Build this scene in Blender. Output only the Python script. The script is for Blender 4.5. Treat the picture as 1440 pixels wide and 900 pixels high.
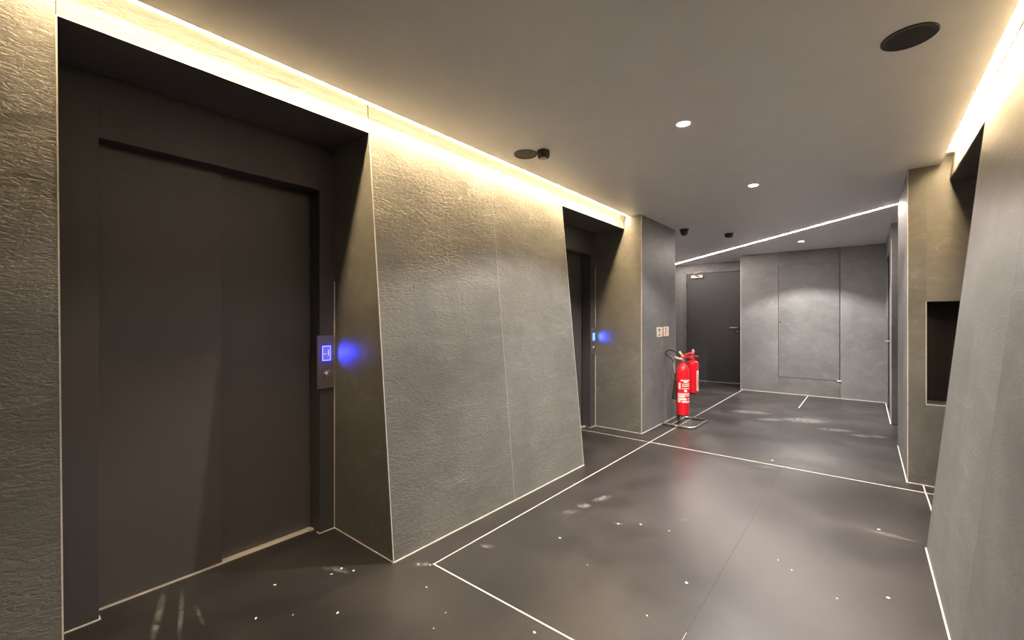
import bpy, bmesh, math, random
from mathutils import Vector, Matrix

# ------------------------------------------------------------------ scene, camera, light
for o in list(bpy.data.objects): bpy.data.objects.remove(o, do_unlink=True)
scene = bpy.context.scene
col = scene.collection
random.seed(7)

YAW = math.atan(498/607)
cam_d = bpy.data.cameras.new('camera'); cam = bpy.data.objects.new('camera', cam_d); col.objects.link(cam)
cam.location = (0, 0, 1.35); cam.rotation_euler = (math.pi/2, 0, YAW)
cam_d.sensor_width = 36; cam_d.lens = 607/1440*36; cam_d.clip_start = 0.02
scene.camera = cam

w = bpy.data.worlds.new('world'); scene.world = w; w.use_nodes = True
w.node_tree.nodes['Background'].inputs[0].default_value = (0.5, 0.48, 0.46, 1)
w.node_tree.nodes['Background'].inputs[1].default_value = 0.0
vs = scene.view_settings
vs.view_transform = 'Standard'; vs.look = 'None'; vs.gamma = 1; vs.use_curve_mapping = False
vs.exposure = 2.25

LED_STRENGTH = 64.0            # cove strips
LED_COL = (1.0, 0.73, 0.41)
LED_RIGHT = 27.0; FIN_GLOW = 3.2
DIAG_STRENGTH = 85.0           # thin strip across the far ceiling
SPOT_W = 24.0
SPOT_COL = (1.0, 0.94, 0.89)
BLUE_W = 1.3

# ------------------------------------------------------------------ dimensions
H = 2.60                       # ceiling
ZT = 2.72                      # top of everything above the ceiling
LB, LK = -2.03, -0.0985        # left wall: x = LB + LK*z
RB, RK = 0.275, 0.0965         # right wall
def XL(z): return LB + LK*z
def XR(z): return RB + RK*z
HD = 2.457                     # underside of the lift portals
NB = -2.67                     # back of left niches
YF = -2.2                      # end of the hall behind the camera
N1 = (0.163, 1.437); N2 = (3.53, 4.93)

# ------------------------------------------------------------------ materials
def new_mat(name):
    m = bpy.data.materials.new(name); m.use_nodes = True
    nt = m.node_tree; b = nt.nodes['Principled BSDF']
    return m, nt, b
def N(nt, t, **kw):
    n = nt.nodes.new(t)
    for k, v in kw.items():
        if k in n.inputs: n.inputs[k].default_value = v
        else: setattr(n, k, v)
    return n
def ramp(nt, stops):
    r = nt.nodes.new('ShaderNodeValToRGB')
    e = r.color_ramp.elements
    while len(e) > 1: e.remove(e[-1])
    e[0].position = stops[0][0]; e[0].color = stops[0][1]
    for p, c in stops[1:]:
        x = e.new(p); x.color = c
    return r
def g(v, a=1): return (v, v, v, a)

def simple(name, c, rough=0.5, metal=0.0, noise=0.0, nscale=40, bump=0.0, spec=0.5, coat=0.0):
    m, nt, b = new_mat(name)
    b.inputs['Roughness'].default_value = rough; b.inputs['Metallic'].default_value = metal
    b.inputs['Specular IOR Level'].default_value = spec
    b.inputs['Coat Weight'].default_value = coat
    tc = N(nt, 'ShaderNodeTexCoord'); nz = N(nt, 'ShaderNodeTexNoise', Scale=nscale, Detail=5.0)
    nt.links.new(tc.outputs['Object'], nz.inputs['Vector'])
    lo = tuple(max(0, v*(1-noise)) for v in c) + (1,); hi = tuple(v*(1+noise) for v in c) + (1,)
    r = ramp(nt, [(0.3, lo), (0.7, hi)])
    nt.links.new(nz.outputs['Fac'], r.inputs[0]); nt.links.new(r.outputs[0], b.inputs['Base Color'])
    if bump:
        bp = N(nt, 'ShaderNodeBump', Strength=bump, Distance=0.002)
        nt.links.new(nz.outputs['Fac'], bp.inputs['Height']); nt.links.new(bp.outputs[0], b.inputs['Normal'])
    return m

def stone(name, c, relief=1.0, rough=0.55):
    """split slate veneer: cloudy grey with pits, short tool-like ridges and pale diagonal veins"""
    m, nt, b = new_mat(name); L = nt.links.new
    tc = N(nt, 'ShaderNodeTexCoord'); oi = N(nt, 'ShaderNodeObjectInfo')
    off = N(nt, 'ShaderNodeVectorMath', operation='SCALE'); off.inputs[0].default_value = (7.3, 3.1, 5.7)
    L(oi.outputs['Random'], off.inputs['Scale'])
    add = N(nt, 'ShaderNodeVectorMath', operation='ADD'); L(tc.outputs['Object'], add.inputs[0]); L(off.outputs[0], add.inputs[1])
    n1 = N(nt, 'ShaderNodeTexNoise', Scale=2.2, Detail=6.0, Roughness=0.62, Distortion=0.6); L(add.outputs[0], n1.inputs['Vector'])
    mp = N(nt, 'ShaderNodeMapping'); mp.inputs['Rotation'].default_value = (0.75, 0, 0); mp.inputs['Scale'].default_value = (1, 0.35, 1.6)
    L(add.outputs[0], mp.inputs['Vector'])
    n2 = N(nt, 'ShaderNodeTexNoise', Scale=5.0, Detail=8.0, Roughness=0.66, Distortion=1.4); L(mp.outputs[0], n2.inputs['Vector'])
    mp3 = N(nt, 'ShaderNodeMapping'); mp3.inputs['Rotation'].default_value = (-0.5, 0, 0); mp3.inputs['Scale'].default_value = (1, 0.6, 1.7)
    L(add.outputs[0], mp3.inputs['Vector'])
    n3 = N(nt, 'ShaderNodeTexNoise', Scale=52.0, Detail=5.0, Roughness=0.58, Distortion=0.9); L(mp3.outputs[0], n3.inputs['Vector'])
    # colour
    mixf = N(nt, 'ShaderNodeMath', operation='MULTIPLY_ADD'); L(n1.outputs['Fac'], mixf.inputs[0]); mixf.inputs[1].default_value = 0.6
    h2 = N(nt, 'ShaderNodeMath', operation='MULTIPLY'); L(n2.outputs['Fac'], h2.inputs[0]); h2.inputs[1].default_value = 0.4
    L(h2.outputs[0], mixf.inputs[2])
    r = ramp(nt, [(0.28, tuple(v*0.70 for v in c)+(1,)), (0.52, c+(1,)), (0.72, tuple(v*1.30 for v in c)+(1,))])
    L(mixf.outputs[0], r.inputs[0])
    vein = ramp(nt, [(0.60, g(0)), (0.66, g(0.09)), (0.72, g(0))]); L(n2.outputs['Fac'], vein.inputs[0])
    mx = N(nt, 'ShaderNodeMix', data_type='RGBA'); L(vein.outputs[0], mx.inputs[0]); L(r.outputs[0], mx.inputs[6])
    mx.inputs[7].default_value = (0.42, 0.41, 0.39, 1)
    var = N(nt, 'ShaderNodeHueSaturation'); L(mx.outputs[2], var.inputs['Color'])
    mr = N(nt, 'ShaderNodeMapRange'); L(oi.outputs['Random'], mr.inputs[0]); mr.inputs[3].default_value = 0.9; mr.inputs[4].default_value = 1.1
    L(mr.outputs[0], var.inputs['Value'])
    L(var.outputs[0], b.inputs['Base Color'])
    b.inputs['Roughness'].default_value = rough; b.inputs['Specular IOR Level'].default_value = 0.45
    # relief
    s = N(nt, 'ShaderNodeMath', operation='MULTIPLY_ADD'); L(n2.outputs['Fac'], s.inputs[0]); s.inputs[1].default_value = 1.1
    pit = ramp(nt, [(0.36, g(0)), (0.50, g(0.8)), (0.75, g(1))]); L(n3.outputs['Fac'], pit.inputs[0])
    msk = ramp(nt, [(0.40, g(0.25)), (0.58, g(1))]); L(n1.outputs['Fac'], msk.inputs[0])
    pm = N(nt, 'ShaderNodeMath', operation='MULTIPLY'); L(pit.outputs[0], pm.inputs[0]); L(msk.outputs[0], pm.inputs[1])
    L(pm.outputs[0], s.inputs[2])
    bp = N(nt, 'ShaderNodeBump', Strength=0.55*relief, Distance=0.006)
    L(s.outputs[0], bp.inputs['Height']); L(bp.outputs[0], b.inputs['Normal'])
    return m

def emit(name, c, s):
    m, nt, b = new_mat(name)
    b.inputs['Base Color'].default_value = (0.8, 0.8, 0.8, 1) if s > 1 else (0.02, 0.02, 0.04, 1)
    b.inputs['Emission Color'].default_value = c + (1,); b.inputs['Emission Strength'].default_value = s
    return m

def floor_mat(name):
    m, nt, b = new_mat(name); L = nt.links.new
    tc = N(nt, 'ShaderNodeTexCoord'); oi = N(nt, 'ShaderNodeObjectInfo')
    P = tc.outputs['Object']
    n1 = N(nt, 'ShaderNodeTexNoise', Scale=1.3, Detail=5.0, Roughness=0.6); L(P, n1.inputs['Vector'])
    n2 = N(nt, 'ShaderNodeTexNoise', Scale=26.0, Detail=7.0, Roughness=0.7, Distortion=0.8); L(P, n2.inputs['Vector'])
    base = ramp(nt, [(0.3, (0.020, 0.0175, 0.0165, 1)), (0.7, (0.034, 0.030, 0.029, 1))]); L(n1.outputs['Fac'], base.inputs[0])
    # dirt with a shape of its own: (x, y, half-size x, half-size y, rotation, amount)
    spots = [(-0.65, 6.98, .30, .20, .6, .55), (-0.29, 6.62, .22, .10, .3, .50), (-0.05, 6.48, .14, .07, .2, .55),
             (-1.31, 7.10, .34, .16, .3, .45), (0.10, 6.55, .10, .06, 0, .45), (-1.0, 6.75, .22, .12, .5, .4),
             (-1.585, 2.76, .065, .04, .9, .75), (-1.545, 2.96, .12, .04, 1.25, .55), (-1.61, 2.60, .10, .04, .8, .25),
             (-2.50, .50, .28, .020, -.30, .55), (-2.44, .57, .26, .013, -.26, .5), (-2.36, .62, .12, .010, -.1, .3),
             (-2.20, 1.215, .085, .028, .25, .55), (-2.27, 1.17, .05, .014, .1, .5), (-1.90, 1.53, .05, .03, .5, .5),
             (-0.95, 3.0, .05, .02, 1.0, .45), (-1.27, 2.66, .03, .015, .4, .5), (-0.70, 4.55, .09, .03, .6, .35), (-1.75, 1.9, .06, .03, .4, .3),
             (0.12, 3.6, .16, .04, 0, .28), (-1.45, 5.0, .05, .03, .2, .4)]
    prev = None
    for (x, y, sx, sy, rot, amt) in spots:
        mp = N(nt, 'ShaderNodeMapping', vector_type='TEXTURE')
        mp.inputs['Location'].default_value = (x, y, 0); mp.inputs['Rotation'].default_value = (0, 0, rot); mp.inputs['Scale'].default_value = (sx, sy, 1)
        L(P, mp.inputs['Vector'])
        ln = N(nt, 'ShaderNodeVectorMath', operation='LENGTH'); L(mp.outputs[0], ln.inputs[0])
        mr = N(nt, 'ShaderNodeMapRange', interpolation_type='SMOOTHSTEP'); L(ln.outputs['Value'], mr.inputs[0])
        mr.inputs[1].default_value = 0.25; mr.inputs[2].default_value = 1.1; mr.inputs[3].default_value = amt; mr.inputs[4].default_value = 0
        if prev is None: prev = mr.outputs[0]
        else:
            a = N(nt, 'ShaderNodeMath', operation='MAXIMUM'); L(prev, a.inputs[0]); L(mr.outputs[0], a.inputs[1]); prev = a.outputs[0]
    brk = ramp(nt, [(0.42, g(0)), (0.66, g(1))]); L(n2.outputs['Fac'], brk.inputs[0])
    d = N(nt, 'ShaderNodeMath', operation='MULTIPLY'); L(prev, d.inputs[0]); L(brk.outputs[0], d.inputs[1])
    # faint overall dust film
    film = ramp(nt, [(0.45, g(0.0)), (0.75, g(0.05))]); L(n1.outputs['Fac'], film.inputs[0])
    dd = N(nt, 'ShaderNodeMath', operation='ADD', use_clamp=True); L(d.outputs[0], dd.inputs[0]); L(film.outputs[0], dd.inputs[1])
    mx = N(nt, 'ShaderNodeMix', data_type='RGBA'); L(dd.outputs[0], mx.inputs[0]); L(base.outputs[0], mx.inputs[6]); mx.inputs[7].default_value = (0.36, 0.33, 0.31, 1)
    L(mx.outputs[2], b.inputs['Base Color'])
    rr = N(nt, 'ShaderNodeMapRange'); L(n1.outputs['Fac'], rr.inputs[0]); rr.inputs[3].default_value = 0.26; rr.inputs[4].default_value = 0.38
    ra = N(nt, 'ShaderNodeMath', operation='ADD'); L(rr.outputs[0], ra.inputs[0]); L(dd.outputs[0], ra.inputs[1])
    L(ra.outputs[0], b.inputs['Roughness'])
    b.inputs['Specular IOR Level'].default_value = 0.55
    bp = N(nt, 'ShaderNodeBump', Strength=0.05, Distance=0.001); L(n2.outputs['Fac'], bp.inputs['Height']); L(bp.outputs[0], b.inputs['Normal'])
    return m

M = {}
M['stone'] = stone('slate_cladding', (0.150, 0.146, 0.132))
M['stone_flat'] = stone('slate_cladding_smooth', (0.135, 0.131, 0.120), relief=0.35, rough=0.5)
M['stone_far'] = stone('slate_far_wall', (0.150, 0.150, 0.148), relief=0.25, rough=0.5)
M['joint'] = simple('pale_sealant_joint', (0.62, 0.56, 0.50), 0.6, noise=0.12, nscale=30)
M['grout'] = simple('pale_floor_grout', (0.60, 0.55, 0.50), 0.7, noise=0.15, nscale=60)
M['floor'] = floor_mat('dark_floor_slab')
M['ceil'] = simple('grey_ceiling_paint', (0.90, 0.90, 0.91), 0.42, noise=0.02, nscale=6, spec=0.6)
M['cove'] = simple('cove_white_paint', (0.72, 0.70, 0.66), 0.7, noise=0.03)
M['core'] = simple('dark_wall_core', (0.06, 0.06, 0.06), 0.8, noise=0.1)
M['soffit'] = simple('dark_soffit_panel', (0.11, 0.103, 0.112), 0.45, noise=0.1, nscale=8)
M['lift'] = simple('black_textured_metal', (0.078, 0.071, 0.070), 0.42, 0.0, noise=0.10, nscale=160, bump=0.25)
M['lift_frame'] = simple('black_frame_metal', (0.062, 0.058, 0.061), 0.42, 0.0, noise=0.10, nscale=160, bump=0.25)
M['door'] = simple('charcoal_door_paint', (0.045, 0.045, 0.048), 0.45, noise=0.06, nscale=20)
M['steel'] = simple('brushed_stainless', (0.50, 0.46, 0.45), 0.38, 1.0, noise=0.08, nscale=90)
M['chrome'] = simple('polished_chrome', (0.75, 0.72, 0.69), 0.18, 1.0, noise=0.05)
M['alu'] = simple('pale_aluminium', (0.62, 0.56, 0.52), 0.45, 0.3, noise=0.05)
M['black'] = simple('black_plastic', (0.022, 0.021, 0.023), 0.5, noise=0.1)
M['grille'] = simple('black_speaker_mesh', (0.030, 0.026, 0.029), 0.7, noise=0.3, nscale=400, bump=0.5)
M['grille_grey'] = simple('grey_speaker_mesh', (0.085, 0.083, 0.080), 0.7, noise=0.2, nscale=400, bump=0.5)
M['red'] = simple('extinguisher_red', (0.86, 0.010, 0.028), 0.28, noise=0.05, coat=0.4)
M['red_dark'] = simple('deep_red_plastic', (0.50, 0.02, 0.03), 0.4, noise=0.05)
M['label'] = simple('pale_label_print', (0.86, 0.72, 0.70), 0.5, noise=0.08)
M['ivory'] = simple('ivory_plate', (0.80, 0.66, 0.55), 0.45, noise=0.05)
M['ink'] = simple('dark_print', (0.06, 0.03, 0.025), 0.6, noise=0.1)
M['crumb'] = simple('white_plaster', (0.80, 0.76, 0.72), 0.9, noise=0.1)
M['rubber'] = simple('black_rubber', (0.02, 0.02, 0.02), 0.4, noise=0.1)
M['led'] = emit('warm_led_diffuser', LED_COL, LED_STRENGTH)
M['led_right'] = emit('warm_led_diffuser_right', LED_COL, LED_RIGHT)
M['glow_fin'] = emit('warm_glow_fin', LED_COL, FIN_GLOW)  # glow for the fin added beside the left strip
M['led_diag'] = emit('neutral_led_profile', (1.0, 0.86, 0.78), DIAG_STRENGTH)
M['lamp'] = emit('downlight_lens', (1.0, 0.93, 0.85), 60.0)
M['blue'] = emit('blue_backlit_display', (0.20, 0.17, 1.0), 0.16)
M['blue_edge'] = emit('blue_display_border', (0.006, 0.02, 1.0), 0.16)
M['blue_pale'] = emit('pale_display_characters', (0.55, 0.55, 1.0), 0.26)
M['cyan'] = emit('cyan_backlit_display', (0.18, 0.75, 1.0), 0.26)

# ------------------------------------------------------------------ mesh helpers
def link(name, me, mat, parent=None):
    o = bpy.data.objects.new(name, me); col.objects.link(o)
    if mat is not None: me.materials.append(mat)
    if parent is not None: o.parent = parent
    return o
def tag(o, label=None, cat=None, group=None, kind=None):
    if label: o['label'] = label
    if cat: o['category'] = cat
    if group: o['group'] = group
    if kind: o['kind'] = kind
    return o
def empty(name, loc=(0, 0, 0), rz=0):
    o = bpy.data.objects.new(name, None); col.objects.link(o); o.location = loc; o.rotation_euler = (0, 0, rz)
    o.empty_display_size = 0.1
    return o
def from_bm(name, bm, mat, parent=None, smooth=False):
    bmesh.ops.recalc_face_normals(bm, faces=bm.faces)
    me = bpy.data.meshes.new(name); bm.to_mesh(me); bm.free()
    if smooth:
        for p in me.polygons: p.use_smooth = True
        try: me.set_sharp_from_angle(angle=math.radians(35))
        except Exception: pass
    return link(name, me, mat, parent)
def bm_box(bm, x, y, z, bev=0.0):
    r = bmesh.ops.create_cube(bm, size=1)
    for v in r['verts']:
        v.co = Vector((x[0] + (v.co.x+.5)*(x[1]-x[0]), y[0] + (v.co.y+.5)*(y[1]-y[0]), z[0] + (v.co.z+.5)*(z[1]-z[0])))
    if bev:
        es = list({e for v in r['verts'] for e in v.link_edges})
        bmesh.ops.bevel(bm, geom=es, offset=bev, segments=2, affect='EDGES', profile=0.5)
def box(name, x, y, z, mat, parent=None, bev=0.0):
    bm = bmesh.new(); bm_box(bm, x, y, z, bev); return from_bm(name, bm, mat, parent)
def bm_prism(bm, poly, a, b, plane='xy'):
    """poly in the plane's two axes, extruded from a to b along the third"""
    def P(p, t):
        return (p[0], p[1], t) if plane == 'xy' else ((p[0], t, p[1]) if plane == 'xz' else (t, p[0], p[1]))
    lo = [bm.verts.new(P(p, a)) for p in poly]; hi = [bm.verts.new(P(p, b)) for p in poly]
    n = len(poly)
    bm.faces.new(lo); bm.faces.new(hi)
    for i in range(n): bm.faces.new((lo[i], lo[(i+1) % n], hi[(i+1) % n], hi[i]))
def prism(name, poly, a, b, mat, parent=None, plane='xy'):
    bm = bmesh.new(); bm_prism(bm, poly, a, b, plane); return from_bm(name, bm, mat, parent)
def bm_lathe(bm, prof, seg=32, axis='z', c=(0, 0, 0)):
    rings = []
    for (r, t) in prof:
        ring = []
        for i in range(seg):
            a = 2*math.pi*i/seg
            p = (r*math.cos(a), r*math.sin(a), t) if axis == 'z' else ((t, r*math.cos(a), r*math.sin(a)) if axis == 'x' else (r*math.cos(a), t, r*math.sin(a)))
            ring.append(bm.verts.new((p[0]+c[0], p[1]+c[1], p[2]+c[2])))
        rings.append(ring)
    for A, B in zip(rings, rings[1:]):
        for i in range(seg): bm.faces.new((A[i], A[(i+1) % seg], B[(i+1) % seg], B[i]))
    bm.faces.new(rings[0]); bm.faces.new(rings[-1])
def lathe(name, prof, mat, parent=None, seg=32, axis='z', c=(0, 0, 0)):
    bm = bmesh.new(); bm_lathe(bm, prof, seg, axis, c); return from_bm(name, bm, mat, parent, smooth=True)
def bm_tube(bm, pts, r, seg=10, closed=False):
    pts = [Vector(p) for p in pts]; n = len(pts); rings = []; ref = None
    for i, p in enumerate(pts):
        if closed: t = pts[(i+1) % n] - pts[i-1]
        else: t = pts[min(i+1, n-1)] - pts[max(i-1, 0)]
        t.normalize()
        if ref is None:
            ref = t.orthogonal().normalized()
        ref = (ref - t*ref.dot(t)).normalized(); bi = t.cross(ref)
        rr = r[i] if isinstance(r, (list, tuple)) else r
        rings.append([bm.verts.new(p + ref*math.cos(2*math.pi*k/seg)*rr + bi*math.sin(2*math.pi*k/seg)*rr) for k in range(seg)])
    m = n if closed else n-1
    for i in range(m):
        A, B = rings[i], rings[(i+1) % n]
        for k in range(seg): bm.faces.new((A[k], A[(k+1) % seg], B[(k+1) % seg], B[k]))
    if not closed: bm.faces.new(rings[0]); bm.faces.new(rings[-1])
def tube(name, pts, r, mat, parent=None, seg=10, closed=False):
    bm = bmesh.new(); bm_tube(bm, pts, r, seg, closed); return from_bm(name, bm, mat, parent, smooth=True)
def spline(ctrl, n=8):
    c = [Vector(p) for p in ctrl]; out = []
    for i in range(len(c)-1):
        p0 = c[max(i-1, 0)]; p1 = c[i]; p2 = c[i+1]; p3 = c[min(i+2, len(c)-1)]
        for k in range(n):
            t = k/n
            out.append(0.5*((2*p1)+(p2-p0)*t+(2*p0-5*p1+4*p2-p3)*t*t+(3*p1-p0-3*p2+p3)*t**3))
    out.append(c[-1]); return out
def rrect(x0, x1, y0, y1, r, z, n=6):
    out = []
    for cx, cy, a0 in ((x1-r, y1-r, 0), (x0+r, y1-r, 90), (x0+r, y0+r, 180), (x1-r, y0+r, 270)):
        for k in range(n+1):
            a = math.radians(a0 + 90*k/n); out.append((cx+r*math.cos(a), cy+r*math.sin(a), z))
    return out
def text_mesh(name, s, size, mat, parent, mtx, depth=0.0006):
    cu = bpy.data.curves.new(name, 'FONT'); cu.body = s; cu.size = size; cu.extrude = depth; cu.align_x = 'CENTER'; cu.align_y = 'CENTER'
    t = bpy.data.objects.new(name+'_curve', cu); col.objects.link(t)
    bpy.context.view_layer.update()
    me = bpy.data.meshes.new_from_object(t.evaluated_get(bpy.context.evaluated_depsgraph_get()))
    bpy.data.objects.remove(t, do_unlink=True); bpy.data.curves.remove(cu)
    me.transform(mtx); me.materials.clear(); me.name = name
    return link(name, me, mat, parent)

# lean slab: a sheet of cladding in the sloping wall plane
def lean(name, side, y0, y1, z0, z1, mat, parent, t0=0.0, t1=0.02):
    f = XL if side < 0 else XR
    s = side
    poly = [(f(z0)+s*t0, z0), (f(z1)+s*t0, z1), (f(z1)+s*t1, z1), (f(z0)+s*t1, z0)]
    return prism(name, poly, y0, y1, mat, parent, 'xz')

# ------------------------------------------------------------------ floor
floor = box('floor', (-3.6, 1.2), (YF-.1, 10.3), (-0.06, -0.0012), M['grout'])
tag(floor, 'dark polished floor of large slabs with pale grout lines', 'floor', kind='structure')
G = 0.0050
def slab(poly): return prism('floor_slab', poly, -0.02, 0.0, M['floor'], floor)
GX, GY1, GY2 = -1.85, 1.572, 4.655
slab([(-2.95, YF), (1.1, YF), (1.1, GY1-G), (GX-G, GY1-G), (GX-G, GY2-G), (-2.95, GY2-G)])
def gy(y): return {GY1: .006, GY2: .009}.get(y, G)
def rslab(x0, x1, y0, y1, a=G, b=G): slab([(x0+a, y0+gy(y0)), (x1-b, y0+gy(y0)), (x1-b, y1-gy(y1)), (x0+a, y1-gy(y1))])
rslab(GX, -.60, GY1, GY2, G, .0012); rslab(-.60, .36, GY1, GY2, .0012, G); rslab(.36, 1.1, GY1, GY2)
rslab(-3.5, GX, GY2, 10.2); rslab(GX, -.80, GY2, 9.35, G, .0015); rslab(-.80, .36, GY2, 9.35, .0015, G); rslab(.36, 1.1, GY2, 9.35)
M['dark_joint'] = simple('dark_floor_joint', (0.02, 0.018, 0.017), 0.7, noise=0.1)
box('dark_joint', (-.603, -.597), (GY1+.35, GY2-G), (-.0012, -.0006), M['dark_joint'], floor)
box('dark_joint', (-.803, -.797), (GY2+G, 7.9), (-.0012, -.0006), M['dark_joint'], floor)
# the pale end of the joint by the far wall
box('grout_joint', (-.805, -.795), (7.9, 9.28), (-0.001, 0.0004), M['grout'], floor)

# ------------------------------------------------------------------ ceiling with coves and a diagonal light groove
ceiling = empty('ceiling'); tag(ceiling, 'flat grey painted ceiling with lit coves along both walls', 'ceiling', kind='structure')
CL, CR = -2.208, 0.465
A = Vector((-3.30, 9.77)); B = Vector((0.250, 6.235)); d = (B-A).normalized(); nrm = Vector((-d.y, d.x)); gw = 0.0095
def dl(x, s): # y on the diagonal (offset s along its normal) at x
    p = A + nrm*s; return p.y + (x-p.x)*d.y/d.x
e1, e2 = gw, -gw
near = [(CL, YF), (CR, YF), (CR, 4.86), (1.1, 4.86), (1.1, dl(1.1, e2 if dl(0, e2) < dl(0, e1) else e1)), (-3.5, dl(-3.5, e2 if dl(0, e2) < dl(0, e1) else e1)), (-3.5, 4.93), (CL, 4.93)]
hi = e1 if dl(0, e1) > dl(0, e2) else e2
far = [(1.1, dl(1.1, hi)), (1.1, 10.2), (-3.5, 10.2), (-3.5, dl(-3.5, hi))]
prism('ceiling_board', near, H, H+.014, M['ceil'], ceiling)
prism('ceiling_board', far, H, H+.014, M['ceil'], ceiling)
box('ceiling_slab', (-3.6, 1.2), (YF-.1, 10.3), (ZT, ZT+.08), M['cove'], ceiling)
# cove boxes
def cove(x0, x1, y0, y1):
    box('cove_top', (x0, x1), (y0, y1), (2.668, 2.69), M['cove'], ceiling)
cove(-2.32, -2.14, YF, 4.93); cove(0.375, .58, YF, 4.86)
box('cove_side', (-2.155, -2.14), (YF, 4.93), (H+.014, 2.668), M['cove'], ceiling)
box('cove_side', (.375, .39), (YF, 4.86), (H+.014, 2.668), M['cove'], ceiling)

def led(name, x0, x1, y0, y1, z, mat, fin, label):
    t = empty(name, ((x0+x1)/2, (y0+y1)/2, z)); tag(t, label, 'led strip', 'cove light strips')
    inv = Matrix.Translation(t.location).inverted()
    o = box('diffuser', (x0, x1), (y0, y1), (z, z+.006), mat, t); o.matrix_parent_inverse = inv
    o = box('channel', (x0-.004, x1+.004), (y0, y1), (z+.006, 2.668), M['alu'], t); o.matrix_parent_inverse = inv
    if fin:   # added glowing fin, invented to shield the wall top from the strip
        o = box('added_glow_fin', fin, (y0, y1), (2.601, z+.006), M['glow_fin'], t); o.matrix_parent_inverse = inv
led('cove_light_strip', -2.231, -2.190, .05, 4.915, 2.652, M['led'], (-2.238, -2.2345), 'long warm light strip in the ceiling slot above the lift portals')
led('cove_light_strip', 0.446, 0.520, -.55, 4.66, 2.634, M['led_right'], None, 'long warm light strip in the ceiling slot at the right')

t = empty('diagonal_light_strip', (A.x, A.y, H)); tag(t, 'thin bright light strip running diagonally across the far ceiling', 'led strip')
def dq(s0, s1, z0, z1, name, mat):
    poly = [A+nrm*s0, B+nrm*s0, B+nrm*s1, A+nrm*s1]
    o = prism(name, [tuple(p) for p in poly], z0, z1, mat, t); o.matrix_parent_inverse = Matrix.Translation(t.location).inverted()
dq(-.0065, .0065, H-.0015, H+.006, 'diffuser', M['led_diag']); dq(-.009, .009, H+.006, H+.018, 'channel', M['alu'])

# ------------------------------------------------------------------ left wall with two portals
wl = empty('wall_left'); tag(wl, 'sloping wall of grey slate panels with two lift portals', 'wall', kind='structure')
def core(name, f0, y0, y1, z0, z1, xo, parent, side, mat):
    f = XL if side < 0 else XR
    prism(name, [(f(z0)+side*.0215, z0), (f(z1)+side*.0215, z1), (xo, z1), (xo, z0)], y0, y1, mat, parent, 'xz')
E1 = 0.0035
ZC = 2.668
# foreground stretch
lean('stone_panel', -1, YF, -1.05, 0.004, ZC, M['stone'], wl)
lean('stone_panel', -1, -1.05+.003, N1[0]-E1, 0.004, ZC, M['stone'], wl)
core('wall_core', XL, YF, N1[0]-.022, 0, ZC, -2.95, wl, -1, M['joint'])
# between the portals
lean('stone_panel', -1, N1[1]+E1, 2.51-.0015, 0.004, ZC, M['stone'], wl)
lean('stone_panel', -1, 2.51+.0015, N2[0]-E1, 0.004, ZC, M['stone'], wl)
core('wall_core', XL, N1[1]+.022, N2[0]-.022, 0, ZC, -2.95, wl, -1, M['joint'])
# headers over the portals
for (a, b) in (N1, N2):
    bb = b if b == N1[1] else b
    lean('header_panel', -1, a-.001, bb-.003, HD+.003, ZC, M['stone'], wl)
    box('portal_soffit', (NB-.02, XL(HD)-.004), (a, b), (HD, HD+.02), M['soffit'], wl)
    box('header_core', (-2.95, XL(ZC)-.022), (a-.02, b+.02), (HD+.021, ZC), M['core'], wl)
# reveals
def reveal(y, s, mat):
    poly = [(XL(.004)-.003, .004), (XL(HD)-.003, HD), (NB-.12, HD), (NB-.12, .004)]
    prism('reveal_panel', poly, min(y, y+s*.02), max(y, y+s*.02), mat, wl, 'xz')
reveal(N1[1], 1, M['stone_flat']); reveal(N1[0], -1, M['stone_flat']); reveal(N2[0], -1, M['stone_flat'])
# pale edge beads and floor joints
def lbead(y0, y1, z0, z1, mat=M['joint'], t0=-.0008, t1=.004):
    lean('edge_bead', -1, y0, y1, z0, z1, mat, wl, t0, t1)
lbead(N1[1]-.001, N1[1]+.0035, 0, HD+.08); lbead(N1[0]-.0035, N1[0]+.001, 0, HD); lbead(N2[0]-.0035, N2[0]+.001, 0, HD)
lean('seam_joint', -1, 2.5082, 2.5118, .004, ZC, M['joint'], wl, .0006, .01)
lbead(N1[0], N1[1], HD-.001, HD+.003); lbead(N2[0], N2[1]-.003, HD-.001, HD+.003)
def sealant(parent, x, y):
    box('floor_joint', x, y, (0, .005), M['joint'], parent)
sealant(wl, (LB-.002, LB+.006), (YF, N1[0])); sealant(wl, (LB-.002, LB+.006), (N1[1], N2[0]))
sealant(wl, (NB, LB), (N1[1]-.005, N1[1])); sealant(wl, (NB, LB), (N1[0], N1[0]+.005))
box('corner_joint', (NB, NB+.0045), (N1[1]-.0045, N1[1]), (0, 1.6), M['joint'], wl)

# pillar beyond the second portal
wp = empty('wall_left_pillar'); tag(wp, 'slate clad pillar beside the far lift portal', 'wall', kind='structure')
PX, PY0, PY1 = -2.058, 4.93, 6.10
box('wall_core', (-3.5, PX-.021), (PY0+.021, PY1-.021), (0, ZC), M['core'], wp)
box('stone_panel', (NB-.2, PX-.002), (PY0, PY0+.02), (.004, ZC), M['stone_flat'], wp)
box('stone_panel', (PX-.02, PX), (PY0+.002, PY1-.002), (.004, ZC), M['stone_far'], wp)
box('stone_panel', (-3.5, PX-.002), (PY1-.02, PY1), (.004, ZC), M['stone_far'], wp)
box('edge_bead', (PX-.004, PX+.001), (PY0-.001, PY0+.004), (0, H), M['joint'], wp)
box('edge_bead', (PX-.004, PX+.001), (PY1-.004, PY1+.001), (0, H), M['joint'], wp)
box('corner_joint', (NB, NB+.006), (PY0-.006, PY0), (0, 2.0), M['joint'], wp)
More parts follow.
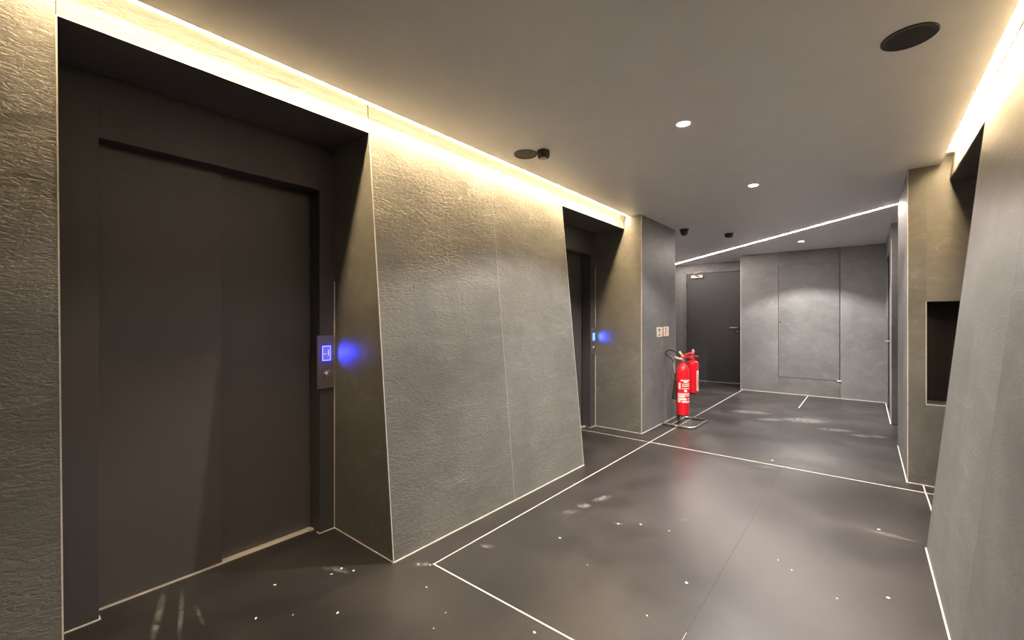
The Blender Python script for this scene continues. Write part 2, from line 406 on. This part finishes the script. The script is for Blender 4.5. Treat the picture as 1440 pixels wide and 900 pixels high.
sealant(wp, (NB, PX), (PY0-.008, PY0)); sealant(wp, (PX, PX+.008), (PY0-.008, PY1))

# ------------------------------------------------------------------ far left alcove, far wall
wa = empty('wall_alcove'); tag(wa, 'dark wall around the far charcoal door', 'wall', kind='structure')
AY = 10.10
box('alcove_side', (-3.52, -3.5), (PY1, 10.2), (0, ZC), M['stone_far'], wa)
D0, D1, DT = -3.155, -2.05, 2.395
box('wall_panel', (-3.5, D0-.07), (AY, AY+.1), (0, ZC), M['stone_far'], wa)
box('wall_panel', (D0-.07, D1+.07), (AY, AY+.1), (DT+.06, ZC), M['stone_far'], wa)
box('wall_panel', (D1+.07, -1.7), (AY, AY+.1), (0, ZC), M['stone_far'], wa)
sealant(wa, (-3.5, -1.9), (AY-.012, AY))

wb = empty('wall_back'); tag(wb, 'grey far wall facing down the hall with a flush panel', 'wall', kind='structure')
BY = 9.30; B0, B1 = -1.885, 0.262
box('wall_core', (B0+.02, B1), (BY+.03, AY), (0, ZC), M['core'], wb)
P0, P1, PZ0, PZ1 = -1.255, -.352, .305, 2.34
box('stone_panel', (B0, P0-.004), (BY, BY+.025), (.004, ZC), M['stone_far'], wb)
box('stone_panel', (P0-.003, P1+.003), (BY, BY+.025), (PZ1+.004, ZC), M['stone_far'], wb)
box('stone_panel', (P0-.003, P1+.003), (BY, BY+.025), (.004, PZ0-.006), M['stone_far'], wb)
box('stone_panel', (P1+.008, B1), (BY, BY+.025), (.004, ZC), M['stone_far'], wb)
box('side_panel', (B0, B0+.02), (BY+.025, AY), (.004, ZC), M['stone_far'], wb)
box('edge_bead', (B0-.002, B0+.006), (BY-.002, BY+.004), (0, H), M['alu'], wb)
sealant(wb, (B0, B1), (BY-.012, BY))

d4 = empty('door_4', (P0, BY, PZ0)); tag(d4, 'flush slate service panel with small lock in the far wall', 'panel', kind='structure')
def child(o, par):
    o.parent = par; o.matrix_parent_inverse = par.matrix_basis.inverted(); return o
def sub(o, part):     # a piece of a part, modelled in the same space as that part
    o.parent = part; return o
pleaf = child(box('panel_leaf', (P0+.003, P1-.003), (BY-.003, BY+.02), (PZ0, PZ1), M['stone_far']), d4)
sub(lathe('lock', [(.012, -.006), (.012, 0), (.010, .004)], M['black'], axis='y', c=(P0+.03, BY-.004, 1.31)), pleaf)
sub(box('latch_clip', (P1-.035, P1+.02), (BY-.012, BY-.001), (PZ0-.012, PZ0+.006), M['ivory']), pleaf)

# charcoal door in the alcove
d3 = empty('door_3', ((D0+D1)/2, AY, 0)); tag(d3, 'charcoal door with pale closer and lever handle at the far end', 'door', kind='structure')
leaf = child(box('door_leaf', (D0+.004, D1-.004), (AY+.005, AY+.05), (.012, DT-.004), M['door'], bev=.002), d3)
child(box('frame_jamb', (D0-.07, D0), (AY-.015, AY+.06), (0, DT+.06), M['stone_far']), d3)
child(box('frame_jamb', (D1, D1+.07), (AY-.015, AY+.06), (0, DT+.06), M['stone_far']), d3)
child(box('frame_head', (D0, D1), (AY-.015, AY+.06), (DT, DT+.06), M['stone_far']), d3)
cl = child(box('door_closer', (D0+.11, D0+.36), (AY-.045, AY+.005), (DT-.11, DT-.045), M['alu'], bev=.006), d3)
sub(tube('closer_arm', [(D0+.29, AY-.055, DT-.085), (D0+.20, AY-.13, DT-.035)], .010, M['black']), cl)
sub(tube('closer_arm', [(D0+.20, AY-.13, DT-.02), (D0+.30, AY-.03, DT+.025)], .011, M['alu']), cl)
sub(lathe('handle_rose', [(.026, 0), (.026, -.008), (.018, -.012)], M['black'], axis='y', c=(D1-.06, AY+.005, 1.19)), leaf)
sub(tube('door_handle', [(D1-.06, AY, 1.19), (D1-.06, AY-.05, 1.19), (D1-.075, AY-.058, 1.19), (D1-.19, AY-.058, 1.19)], .010, M['steel']), leaf)
sub(lathe('lock_cylinder', [(.022, 0), (.022, -.008), (.012, -.012)], M['chrome'], axis='y', c=(D1-.06, AY+.005, 1.10)), leaf)
for z in (.28, 1.2, 2.12):
    child(lathe('hinge', [(.010, z-.05), (.010, z+.05)], M['black'], c=(D0+.002, AY-.01, 0), seg=12), d3)

# ------------------------------------------------------------------ right side
wr = empty('wall_right'); tag(wr, 'sloping grey slate wall close by at the right', 'wall', kind='structure')
RE = 3.525; RQ = 4.858
for a, b in ((YF, -.1), (-.097, 1.15), (1.151, 2.38), (2.3808, RE-.0035)):
    lean('stone_panel', 1, a, b, .004, ZC, M['stone_flat'], wr)
core('wall_core', XR, YF, RE-.022, 0, ZC, 1.1, wr, 1, M['core'])
poly = [(XR(.004)+.003, .004), (XR(HD)+.003, HD), (1.02, HD), (1.02, .004)]
prism('reveal_panel', poly, RE-.02, RE, M['stone_flat'], wr, 'xz')
lean('edge_bead', 1, RE-.0035, RE+.0008, 0, HD, M['stone_flat'], wr, -.0008, .004)
sealant(wr, (RB-.006, RB+.002), (YF, RE))
lean('header_panel', 1, RE-.001, RQ-.002, HD+.003, ZC, M['stone'], wr)
box('portal_soffit', (XR(HD)+.004, 1.02), (RE, RQ), (HD, HD+.02), M['soffit'], wr)
box('header_core', (XR(ZC)+.022, 1.1), (RE-.02, RQ), (HD+.021, ZC), M['core'], wr)
box('niche_back', (1.0, 1.1), (RE, RQ), (0, HD), M['lift'], wr)

wq = empty('wall_right_pillar'); tag(wq, 'slate pillar with a dark recess at the right', 'wall', kind='structure')
QX, QY1 = 0.266, 6.20
S0, S1, SZ0, SZ1 = .380, .86, .665, 1.500
FP = M['stone_flat']
# front cladding around the recess (four sheets)
box('stone_panel', (QX+.002, S0), (RQ, RQ+.02), (.004, ZC), FP, wq)
box('stone_panel', (S1, 1.02), (RQ, RQ+.02), (.004, HD), FP, wq)
box('stone_panel', (S0, S1), (RQ, RQ+.02), (.004, SZ0), FP, wq)
box('stone_panel', (S0, S1), (RQ, RQ+.02), (SZ1, ZC), FP, wq)
box('recess_back', (S0-.02, S1+.02), (RQ+.26, RQ+.28), (SZ0-.02, SZ1+.02), M['black'], wq)
box('recess_side', (S0-.02, S0), (RQ+.021, RQ+.26), (SZ0-.02, SZ1+.02), M['black'], wq)
box('recess_side', (S1, S1+.02), (RQ+.021, RQ+.26), (SZ0-.02, SZ1+.02), M['black'], wq)
box('recess_top', (S0, S1), (RQ+.021, RQ+.26), (SZ1, SZ1+.02), M['black'], wq)
box('recess_sill', (S0, S1), (RQ+.001, RQ+.26), (SZ0-.02, SZ0+.001), M['soffit'], wq)
box('edge_bead', (S0-.004, S0+.001), (RQ-.0015, RQ+.004), (SZ0-.004, SZ1), M['joint'], wq)
box('edge_bead', (S0-.004, S1), (RQ-.0015, RQ+.004), (SZ0-.006, SZ0+.001), M['joint'], wq)
box('stone_panel', (QX, QX+.02), (RQ+.002, QY1-.002), (.004, ZC), M['stone_far'], wq)
box('stone_panel', (QX+.002, 1.02), (QY1-.02, QY1), (.004, ZC), M['stone_far'], wq)
box('wall_core', (QX+.021, 1.1), (RQ+.30, QY1-.021), (0, ZC), M['core'], wq)
box('edge_bead', (QX-.001, QX+.004), (RQ-.001, RQ+.004), (0, H), M['joint'], wq)
box('edge_bead', (QX-.001, QX+.005), (QY1-.005, QY1+.001), (0, H), M['joint'], wq)
sealant(wq, (QX, 1.0), (RQ-.008, RQ)); sealant(wq, (QX-.008, QX), (RQ-.008, QY1))

wf = empty('wall_right_far'); tag(wf, 'dark grey wall past the recess at the far right', 'wall', kind='structure')
VY = 7.43; VX = .250
box('alcove_back', (1.1, 1.12), (QY1, VY), (0, ZC), M['stone_far'], wf)
box('stone_panel', (VX+.002, 1.1), (VY, VY+.02), (.004, ZC), M['stone_far'], wf)
box('stone_panel', (VX, VX+.02), (VY+.002, 7.9), (.004, ZC), M['stone_far'], wf)
box('stone_panel', (VX, VX+.02), (7.9, 9.0), (2.3, ZC), M['stone_far'], wf)
box('stone_panel', (VX, VX+.02), (9.0, BY), (.004, ZC), M['stone_far'], wf)
box('edge_bead', (VX-.002, VX+.006), (VY-.002, VY+.006), (0, H-.2), M['joint'], wf)
box('wall_core', (VX+.08, 1.1), (VY+.021, 10.2), (0, ZC), M['core'], wf)
sealant(wf, (VX-.01, VX), (VY, BY))
d5 = empty('door_5', (VX, 8.45, 0)); tag(d5, 'black door seen edge on beside the far wall', 'door', kind='structure')
leaf5 = child(box('door_leaf', (VX+.03, VX+.075), (7.905, 8.995), (.01, 2.295), M['door']), d5)
sub(tube('door_handle', [(VX+.03, 8.08, 1.05), (VX-.03, 8.08, 1.05), (VX-.035, 8.2, 1.05)], .009, M['steel']), leaf5)

box('wall_front', (-3.0, 1.1), (YF-.1, YF), (0, ZC), M['stone_flat'])
tag(bpy.data.objects['wall_front'], 'slate wall closing the hall behind the viewer', 'wall', kind='structure')

# ------------------------------------------------------------------ lifts
def lift(name, n, j0, seam, j1, label, call_label, screen, blue_c, marks):
    t = empty(name, (NB, (n[0]+n[1])/2, 0)); tag(t, label, 'lift door', kind='structure')
    LZ = 2.172; DX = -2.765
    child(box('frame_jamb', (NB-.12, NB), (n[0], j0), (0, HD), M['lift_frame'], bev=.0015), t)
    child(box('frame_jamb', (NB-.12, NB), (j1, n[1]-.0005), (0, HD), M['lift_frame'], bev=.0015), t)
    child(box('frame_lintel', (NB-.12, NB), (j0, j1), (LZ, HD), M['lift_frame'], bev=.0015), t)
    child(box('door_leaf', (DX-.03, DX), (j0-.02, seam), (.006, LZ+.04), M['lift'], bev=.002), t)
    child(box('door_leaf', (DX-.065, DX-.035), (seam-.06, j1+.03), (.006, LZ+.04), M['lift'], bev=.002), t)
    child(box('shaft_back', (-2.95, -2.85), (n[0], n[1]), (0, HD), M['core']), t)
    child(box('door_sill', (DX-.1, DX+.014), (j0, j1), (-.005, .0035), M['alu']), t)
    child(box('frame_foot', (NB-.03, NB+.006), (n[0], j0+.006), (0, .005), M['joint']), t)
    child(box('frame_foot', (NB-.03, NB+.006), (j1-.006, n[1]), (0, .005), M['joint']), t)
    child(box('guide_block', (DX, DX+.03), (j1-.03, j1-.004), (.0035, .014), M['alu']), t)
    # call panel on the right jamb
    y0, y1, z0, z1 = n[1]-.118, n[1]-.006, .915, 1.25
    c = empty('call_panel', (NB, (y0+y1)/2, z0)); tag(c, call_label, 'call panel', 'lift call panels')
    child(box('plate', (NB, NB+.010), (y0, y1), (z0, z1), M['steel'], bev=.0015), c)
    ym = (y0+y1)/2 + .002
    s0, s1, q0, q1 = ym-.034, ym+.034, z0+.170, z0+.277
    db = child(box('display_border', (NB+.010, NB+.0112), (s0, s1), (q0, q1), M['blue_edge']), c)
    sub(box('display_rim', (NB+.0112, NB+.0120), (s0+.006, s1-.006), (q0+.006, q1-.006), M['blue_pale']), db)
    sub(box('display', (NB+.0120, NB+.0126), (s0+.011, s1-.011), (q0+.011, q1-.011), screen), db)
    mtx = Matrix.Translation((NB+.013, ym+.003, (q0+q1)/2)) @ Matrix(((0, 0, 1, 0), (1, 0, 0, 0), (0, 1, 0, 0), (0, 0, 0, 1)))
    if marks: sub(text_mesh('floor_number', '-1', .056, M['blue_pale'], None, mtx), db)
    b = child(lathe('button_ring', [(.026, 0), (.026, .006), (.022, .009), (.019, .009), (.018, .004)], M['chrome'], axis='x', c=(NB+.010, ym+.008, z0+.083)), c)
    sub(lathe('button', [(.0165, 0), (.0165, .007), (.013, .010), (.004, .0105)], M['steel'], axis='x', c=(NB+.010, ym+.008, z0+.083)), b)
    # the display's blue light falling on the stone reveal next to it
    L = bpy.data.lights.new('display_light', 'SPOT'); L.color = blue_c; L.energy = BLUE_W; L.spot_size = math.radians(95); L.spot_blend = 1.0; L.shadow_soft_size = .012
    lo = bpy.data.objects.new('display_light', L); col.objects.link(lo)
    src = Vector((NB+.045, n[1]-.085, (q0+q1)/2)); dst = Vector((NB+.105, n[1], (q0+q1)/2))
    lo.matrix_world = Matrix.Translation(src) @ (dst-src).to_track_quat('-Z', 'Y').to_matrix().to_4x4()
    child(lo, c)
lift('door_1', N1, .323, .832, 1.338, 'wide black lift doors in the nearest portal',
     'steel call panel reading -1 beside the nearest lift', M['blue'], (.015, .03, 1.0), True)
lift('door_2', N2, 3.70, 4.26, 4.805, 'narrow view of black lift doors in the far portal',
     'steel call panel with cyan display beside the far lift', M['cyan'], (.03, .07, 1.0), True)

# ------------------------------------------------------------------ ceiling fittings
def downlight(x, y, label, power, wide=130):
    t = empty('downlight', (x, y, H)); tag(t, label, 'downlight', 'recessed ceiling downlights')
    lathe('trim_ring', [(.036, -.001), (.046, -.0025), (.047, 0), (.036, 0.0)], M['ceil'], t, seg=28)
    lathe('lens', [(.034, -.0015), (.034, 0.0)], M['lamp'], t, seg=28)
    for nm, k, cone, bl in (('lamp_beam', .72, wide, .28), ('lamp_core', .95, 88, .85)):   # reflector spill and inner beam
        L = bpy.data.lights.new(nm, 'SPOT'); L.color = SPOT_COL; L.energy = power*k; L.spot_size = math.radians(cone); L.spot_blend = bl; L.shadow_soft_size = .022
        lo = bpy.data.objects.new(nm, L); col.objects.link(lo); lo.parent = t; lo.location = (0, 0, -.012)
downlight(-.90, 2.82, 'brightest downlight in the middle of the hall ceiling', SPOT_W*2.8)
downlight(-.81, 4.52, 'second downlight, before the diagonal light strip', SPOT_W*2.4)
downlight(-.80, 8.24, 'small distant downlight beyond the diagonal light strip', SPOT_W*3.9, 119)
downlight(-.90, 1.12, 'downlight over the nearest lift, just above the view', SPOT_W*.5)

def speaker(x, y, r, mat, label):
    t = empty('ceiling_speaker', (x, y, H)); tag(t, label, 'speaker', 'round ceiling speakers')
    lathe('rim', [(r-.006, 0), (r, 0), (r, -.004), (r-.003, -.006), (r-.006, -.004)], M['black'], t, seg=48)
    lathe('grille', [(r-.006, 0), (r-.006, -.0035), (r*.5, -.005), (.004, -.0055)], mat, t, seg=48)
speaker(.147, 2.586, .098, M['grille'], 'large black round ceiling speaker near the bright right slot')
speaker(-1.983, 2.580, .088, M['grille_grey'], 'grey round ceiling speaker beside a small black detector')

def detector(name, x, y, prof, label, tip=None):
    t = empty(name, (x, y, H)); tag(t, label, 'detector', 'small black ceiling detectors')
    lathe('housing', prof, M['black'], t, seg=28)
    if tip: lathe('sensor_tip', tip, M['alu'], t, seg=20)
    return t
detector('motion_detector', -1.845, 2.615, [(.046, 0), (.047, -.004), (.046, -.040), (.040, -.050), (.026, -.054)],
         'small black sensor with pale tip next to the grey speaker', [(.024, -.054), (.022, -.060), (.012, -.064)])
detector('smoke_detector', -1.937, 6.10, [(.060, 0), (.060, -.018), (.050, -.024), (.046, -.060), (.030, -.084), (.012, -.090)],
         'small black cup shaped detector by the pillar corner')
detector('smoke_detector', -1.531, 6.82, [(.060, 0), (.061, -.020), (.054, -.045), (.036, -.056)],
         'small black dome detector in the middle of the far ceiling')

# ------------------------------------------------------------------ plates on the pillar
def plate(y0, y1, z0, z1, label, marks, c):
    t = empty('wall_plate', (PX, (y0+y1)/2, z0)); tag(t, label, 'wall plate', 'pale plates on the pillar')
    child(box('plate', (PX, PX+.008), (y0, y1), (z0, z1), M['ivory'], bev=.002), t)
    for (a, b, e, f) in marks:
        child(box('print', (PX+.008, PX+.0086), (y0+a*(y1-y0), y0+b*(y1-y0)), (z0+e*(z1-z0), z0+f*(z1-z0)), c), t)
plate(5.402, 5.592, 1.133, 1.258, 'pale wall plate nearer the pillar edge, two dark marks', [(.26, .52, .14, .26), (.22, .56, .66, .82), (.34, .44, .40, .62)], M['ink'])
plate(5.632, 5.822, 1.137, 1.262, 'pale wall plate farther from the pillar edge, red strip', [(.25, .52, .74, .88), (.30, .44, .16, .70)], M['red_dark'])

# ------------------------------------------------------------------ fire extinguishers on their stand
SX, SY = -1.86, 5.86
st = empty('extinguisher_stand', (SX, SY, 0)); tag(st, 'chrome tube floor stand holding two red extinguishers', 'stand')
loop = rrect(-1.925, -1.64, 5.52, 6.10, .06, .0165)
child(tube('base_loop', loop, .0155, M['chrome'], closed=True, seg=12), st)
child(tube('base_tail', [(-1.86, 5.52, .0165), (-1.95, 5.53, .0165), (-2.035, 5.56, .0165)], .0155, M['chrome'], seg=12), st)
child(tube('post', [(-1.925, 5.83, .014), (-1.925, 5.83, .62)], .014, M['black'], seg=12), st)
child(box('post_foot', (-1.95, -1.90), (5.78, 5.88), (.004, .03), M['black'], bev=.004), st)
child(tube('cradle_bar', [(-1.925, 5.83, .108), (-1.842, 5.745, .108)], .012, M['black']), st)
child(box('cradle_plate', (-1.90, -1.79), (5.68, 5.81), (.110, .119), M['black'], bev=.003), st)
child(tube('bracket_bar', [(-1.925, 5.83, .55), (-1.846, 5.944, .55)], .012, M['black']), st)
child(tube('bracket_bar', [(-1.925, 5.83, .360), (-1.82, 5.99, .360)], .008, M['black']), st)
child(box('bracket_plate', (-1.85, -1.75), (5.96, 6.06), (.368, .379), M['black'], bev=.003), st)

def patch(bm, c, r, a0, a1, z0, z1, n=8):
    """a slightly raised curved label on a cylinder"""
    rows = []
    for z in (z0, z1):
        rows.append([bm.verts.new((c[0]+r*math.cos(math.radians(a0+(a1-a0)*k/n)), c[1]+r*math.sin(math.radians(a0+(a1-a0)*k/n)), z)) for k in range(n+1)])
    for k in range(n): bm.faces.new((rows[0][k], rows[0][k+1], rows[1][k+1], rows[1][k]))

# front: tall gas extinguisher
X1, Y1, Z1 = -1.842, 5.745, .120
face = math.degrees(math.atan2(-Y1, -X1)) % 360     # side turned to the hall's middle
e = empty('fire_extinguisher', (X1, Y1, Z1)); tag(e, 'tall slim red fire extinguisher with hose, nearest on the stand', 'extinguisher', 'fire extinguishers')
R1 = .079
cy1 = lathe('cylinder', [(.055, 0), (R1-.006, .006), (R1, .02), (R1, .55), (R1*.96, .585), (R1*.80, .622), (R1*.55, .648), (.030, .662), (.026, .675)], M['red'], e, seg=40)
lathe('neck_collar', [(.024, .672), (.030, .676), (.030, .70), (.020, .705)], M['red_dark'], e, seg=20)
def P1_(dx, dy, z): return (dx, dy, z)
# local frame: right = along image right (cos yaw, sin yaw), toward = towards viewer
rt = Vector((math.cos(YAW), math.sin(YAW), 0)); tw = Vector((math.sin(YAW), -math.cos(YAW), 0)); up = Vector((0, 0, 1))
def F(r, t_, z): v = rt*r + tw*t_; return (v.x, v.y, z)
vb = tube('valve_body', [F(0, 0, .69), F(0, 0, .745)], [.022, .018], M['steel'], e, seg=16)
tube('valve_outlet', [F(0, 0, .722), F(-.06, 0, .730), F(-.105, 0, .748)], [.017, .014, .013], M['ivory'], vb, seg=12)
tube('carry_handle', [F(-.03, 0, .745), F(.03, 0.0, .752), F(.12, 0.0, .742)], [.011, .012, .010], M['red'], vb, seg=10)
tube('squeeze_lever', [F(.0, 0, .76), F(.06, 0, .790), F(.13, 0, .815)], [.011, .012, .010], M['red'], vb, seg=10)
tube('safety_pin', [F(.0, .01, .755), F(-.035, .012, .80), F(-.045, .012, .822)], [.012, .014, .013], M['ivory'], vb, seg=10)
tube('swivel_joint', [F(-.105, 0, .748), F(-.125, 0, .715), F(-.128, 0, .69)], [.014, .016, .014], M['chrome'], vb, seg=12)
hz = spline([F(-.128, 0, .69), F(-.122, .0, .60), F(-.105, .01, .53), F(-.10, 0, .42), F(-.098, -.01, .30)])
tube('horn_tube', hz, .009, M['rubber'], e, seg=10)
tube('horn', [F(-.098, -.01, .44), F(-.098, -.012, .36), F(-.105, -.014, .20)], [.014, .020, .034], M['rubber'], e, seg=16)
tube('release_strap', spline([F(-.128, .012, .68), F(-.124, .016, .61), F(-.108, .02, .54)]), .005, M['alu'], vb, seg=8)
hose = spline([F(.0, -.02, .735), F(-.06, -.05, .80), F(-.14, -.06, .835), F(-.20, -.05, .815), F(-.19, -.04, .77), F(-.15, -.03, .735), F(-.12, -.02, .715)])
tube('hose', hose, .008, M['rubber'], e, seg=10)
def labels(par, R, f, items, mat):
    for (a, b, z0, z1) in items:
        bm = bmesh.new(); patch(bm, (0, 0), R+.0012, f+a, f+b, z0, z1); o = from_bm('label_print', bm, mat, par)
# angle of the side that faces the viewer
fa = math.degrees(math.atan2(tw.y, tw.x))
labels(cy1, R1, fa, [(-40, 60, .445, .462), (-15, 35, .425, .444), (-62, -40, .34, .425), (-30, 62, .40, .412), (-30, 62, .375, .388), (-30, 62, .345, .355),
                   (-10, 18, .305, .335)], M['label'])
labels(cy1, R1, fa, [(-70, 70, .272, .288), (-70, 0, .235, .268), (8, 70, .25, .262), (-70, 12, .20, .228), (20, 70, .212, .222), (-70, -40, .17, .195), (-30, 70, .168, .192)], M['label'])

# behind: short powder extinguisher
X2, Y2, Z2 = -1.80, 6.01, .380
e2 = empty('fire_extinguisher', (X2, Y2, Z2)); tag(e2, 'short red fire extinguisher with white side label, raised behind the tall one', 'extinguisher', 'fire extinguishers')
R2 = .075
cy2 = lathe('cylinder', [(.055, 0), (R2-.004, .004), (R2, .015), (R2, .385), (R2*.96, .402), (R2*.82, .416), (.03, .428), (.026, .436)], M['red'], e2, seg=40)
lathe('neck_collar', [(.024, .432), (.030, .436), (.030, .455), (.020, .46)], M['red_dark'], e2, seg=20)
vb2 = tube('valve_body', [(0, 0, .45), (0, 0, .495)], [.020, .017], M['steel'], e2, seg=14)
tube('carry_handle', [F(-.05, 0, .478), F(.02, 0, .488), F(.075, 0, .478)], [.010, .012, .010], M['red'], vb2, seg=10)
tube('squeeze_lever', [F(-.08, 0, .50), F(-.02, 0, .52), F(.03, 0, .55)], [.010, .012, .012], M['red'], vb2, seg=10)
tube('safety_pin', [F(.0, .012, .52), F(.0, .014, .56), F(.002, .014, .578)], [.012, .014, .013], M['label'], vb2, seg=10)
labels(cy2, R2, fa, [(18, 64, .03, .30)], M['label'])
labels(cy2, R2+.0006, fa, [(28, 34, .06, .25), (40, 45, .09, .27), (51, 56, .05, .22)], M['red_dark'])

# ------------------------------------------------------------------ plaster crumbs on the floor
pts = [(-1.857, 1.553), (-1.914, 1.515), (-2.195, 1.164), (-2.204, 1.225), (-2.135, 1.256), (-2.135, 0.775), (-2.029, 0.892), (-1.884, 1.03), (-2.331, 0.933),
       (-1.464, 1.244), (-1.107, 1.504), (-1.499, 1.346), (-1.718, 1.413), (-1.468, 2.254), (-1.188, 2.102), (-1.151, 2.743), (-0.975, 2.775), (-0.715, 2.282),
       (-0.774, 1.916), (-0.698, 4.795), (-0.383, 2.826), (-0.312, 2.76), (0.064, 3.651), (0.083, 2.782), (-0.109, 2.618), (-1.271, 2.657)]
for i, (x, y) in enumerate(pts):
    bm = bmesh.new(); n = 7; s = random.uniform(.0035, .008)
    lo, hi_ = [], []
    for k in range(n):
        a = 2*math.pi*k/n; r = s*random.uniform(.55, 1.2)
        lo.append(bm.verts.new((1.5*r*math.cos(a), r*math.sin(a), 0))); hi_.append(bm.verts.new((1.0*r*math.cos(a), .7*r*math.sin(a), s*.35)))
    bm.faces.new(lo); bm.faces.new(hi_)
    for k in range(n): bm.faces.new((lo[k], lo[(k+1) % n], hi_[(k+1) % n], hi_[k]))
    o = from_bm('plaster_crumb', bm, M['crumb']); o.location = (x, y, 0.0); o.rotation_euler = (0, 0, random.uniform(0, 3.1))
    tag(o, 'small white plaster crumb lying on the dark floor', 'crumb', 'white plaster crumbs on the floor')
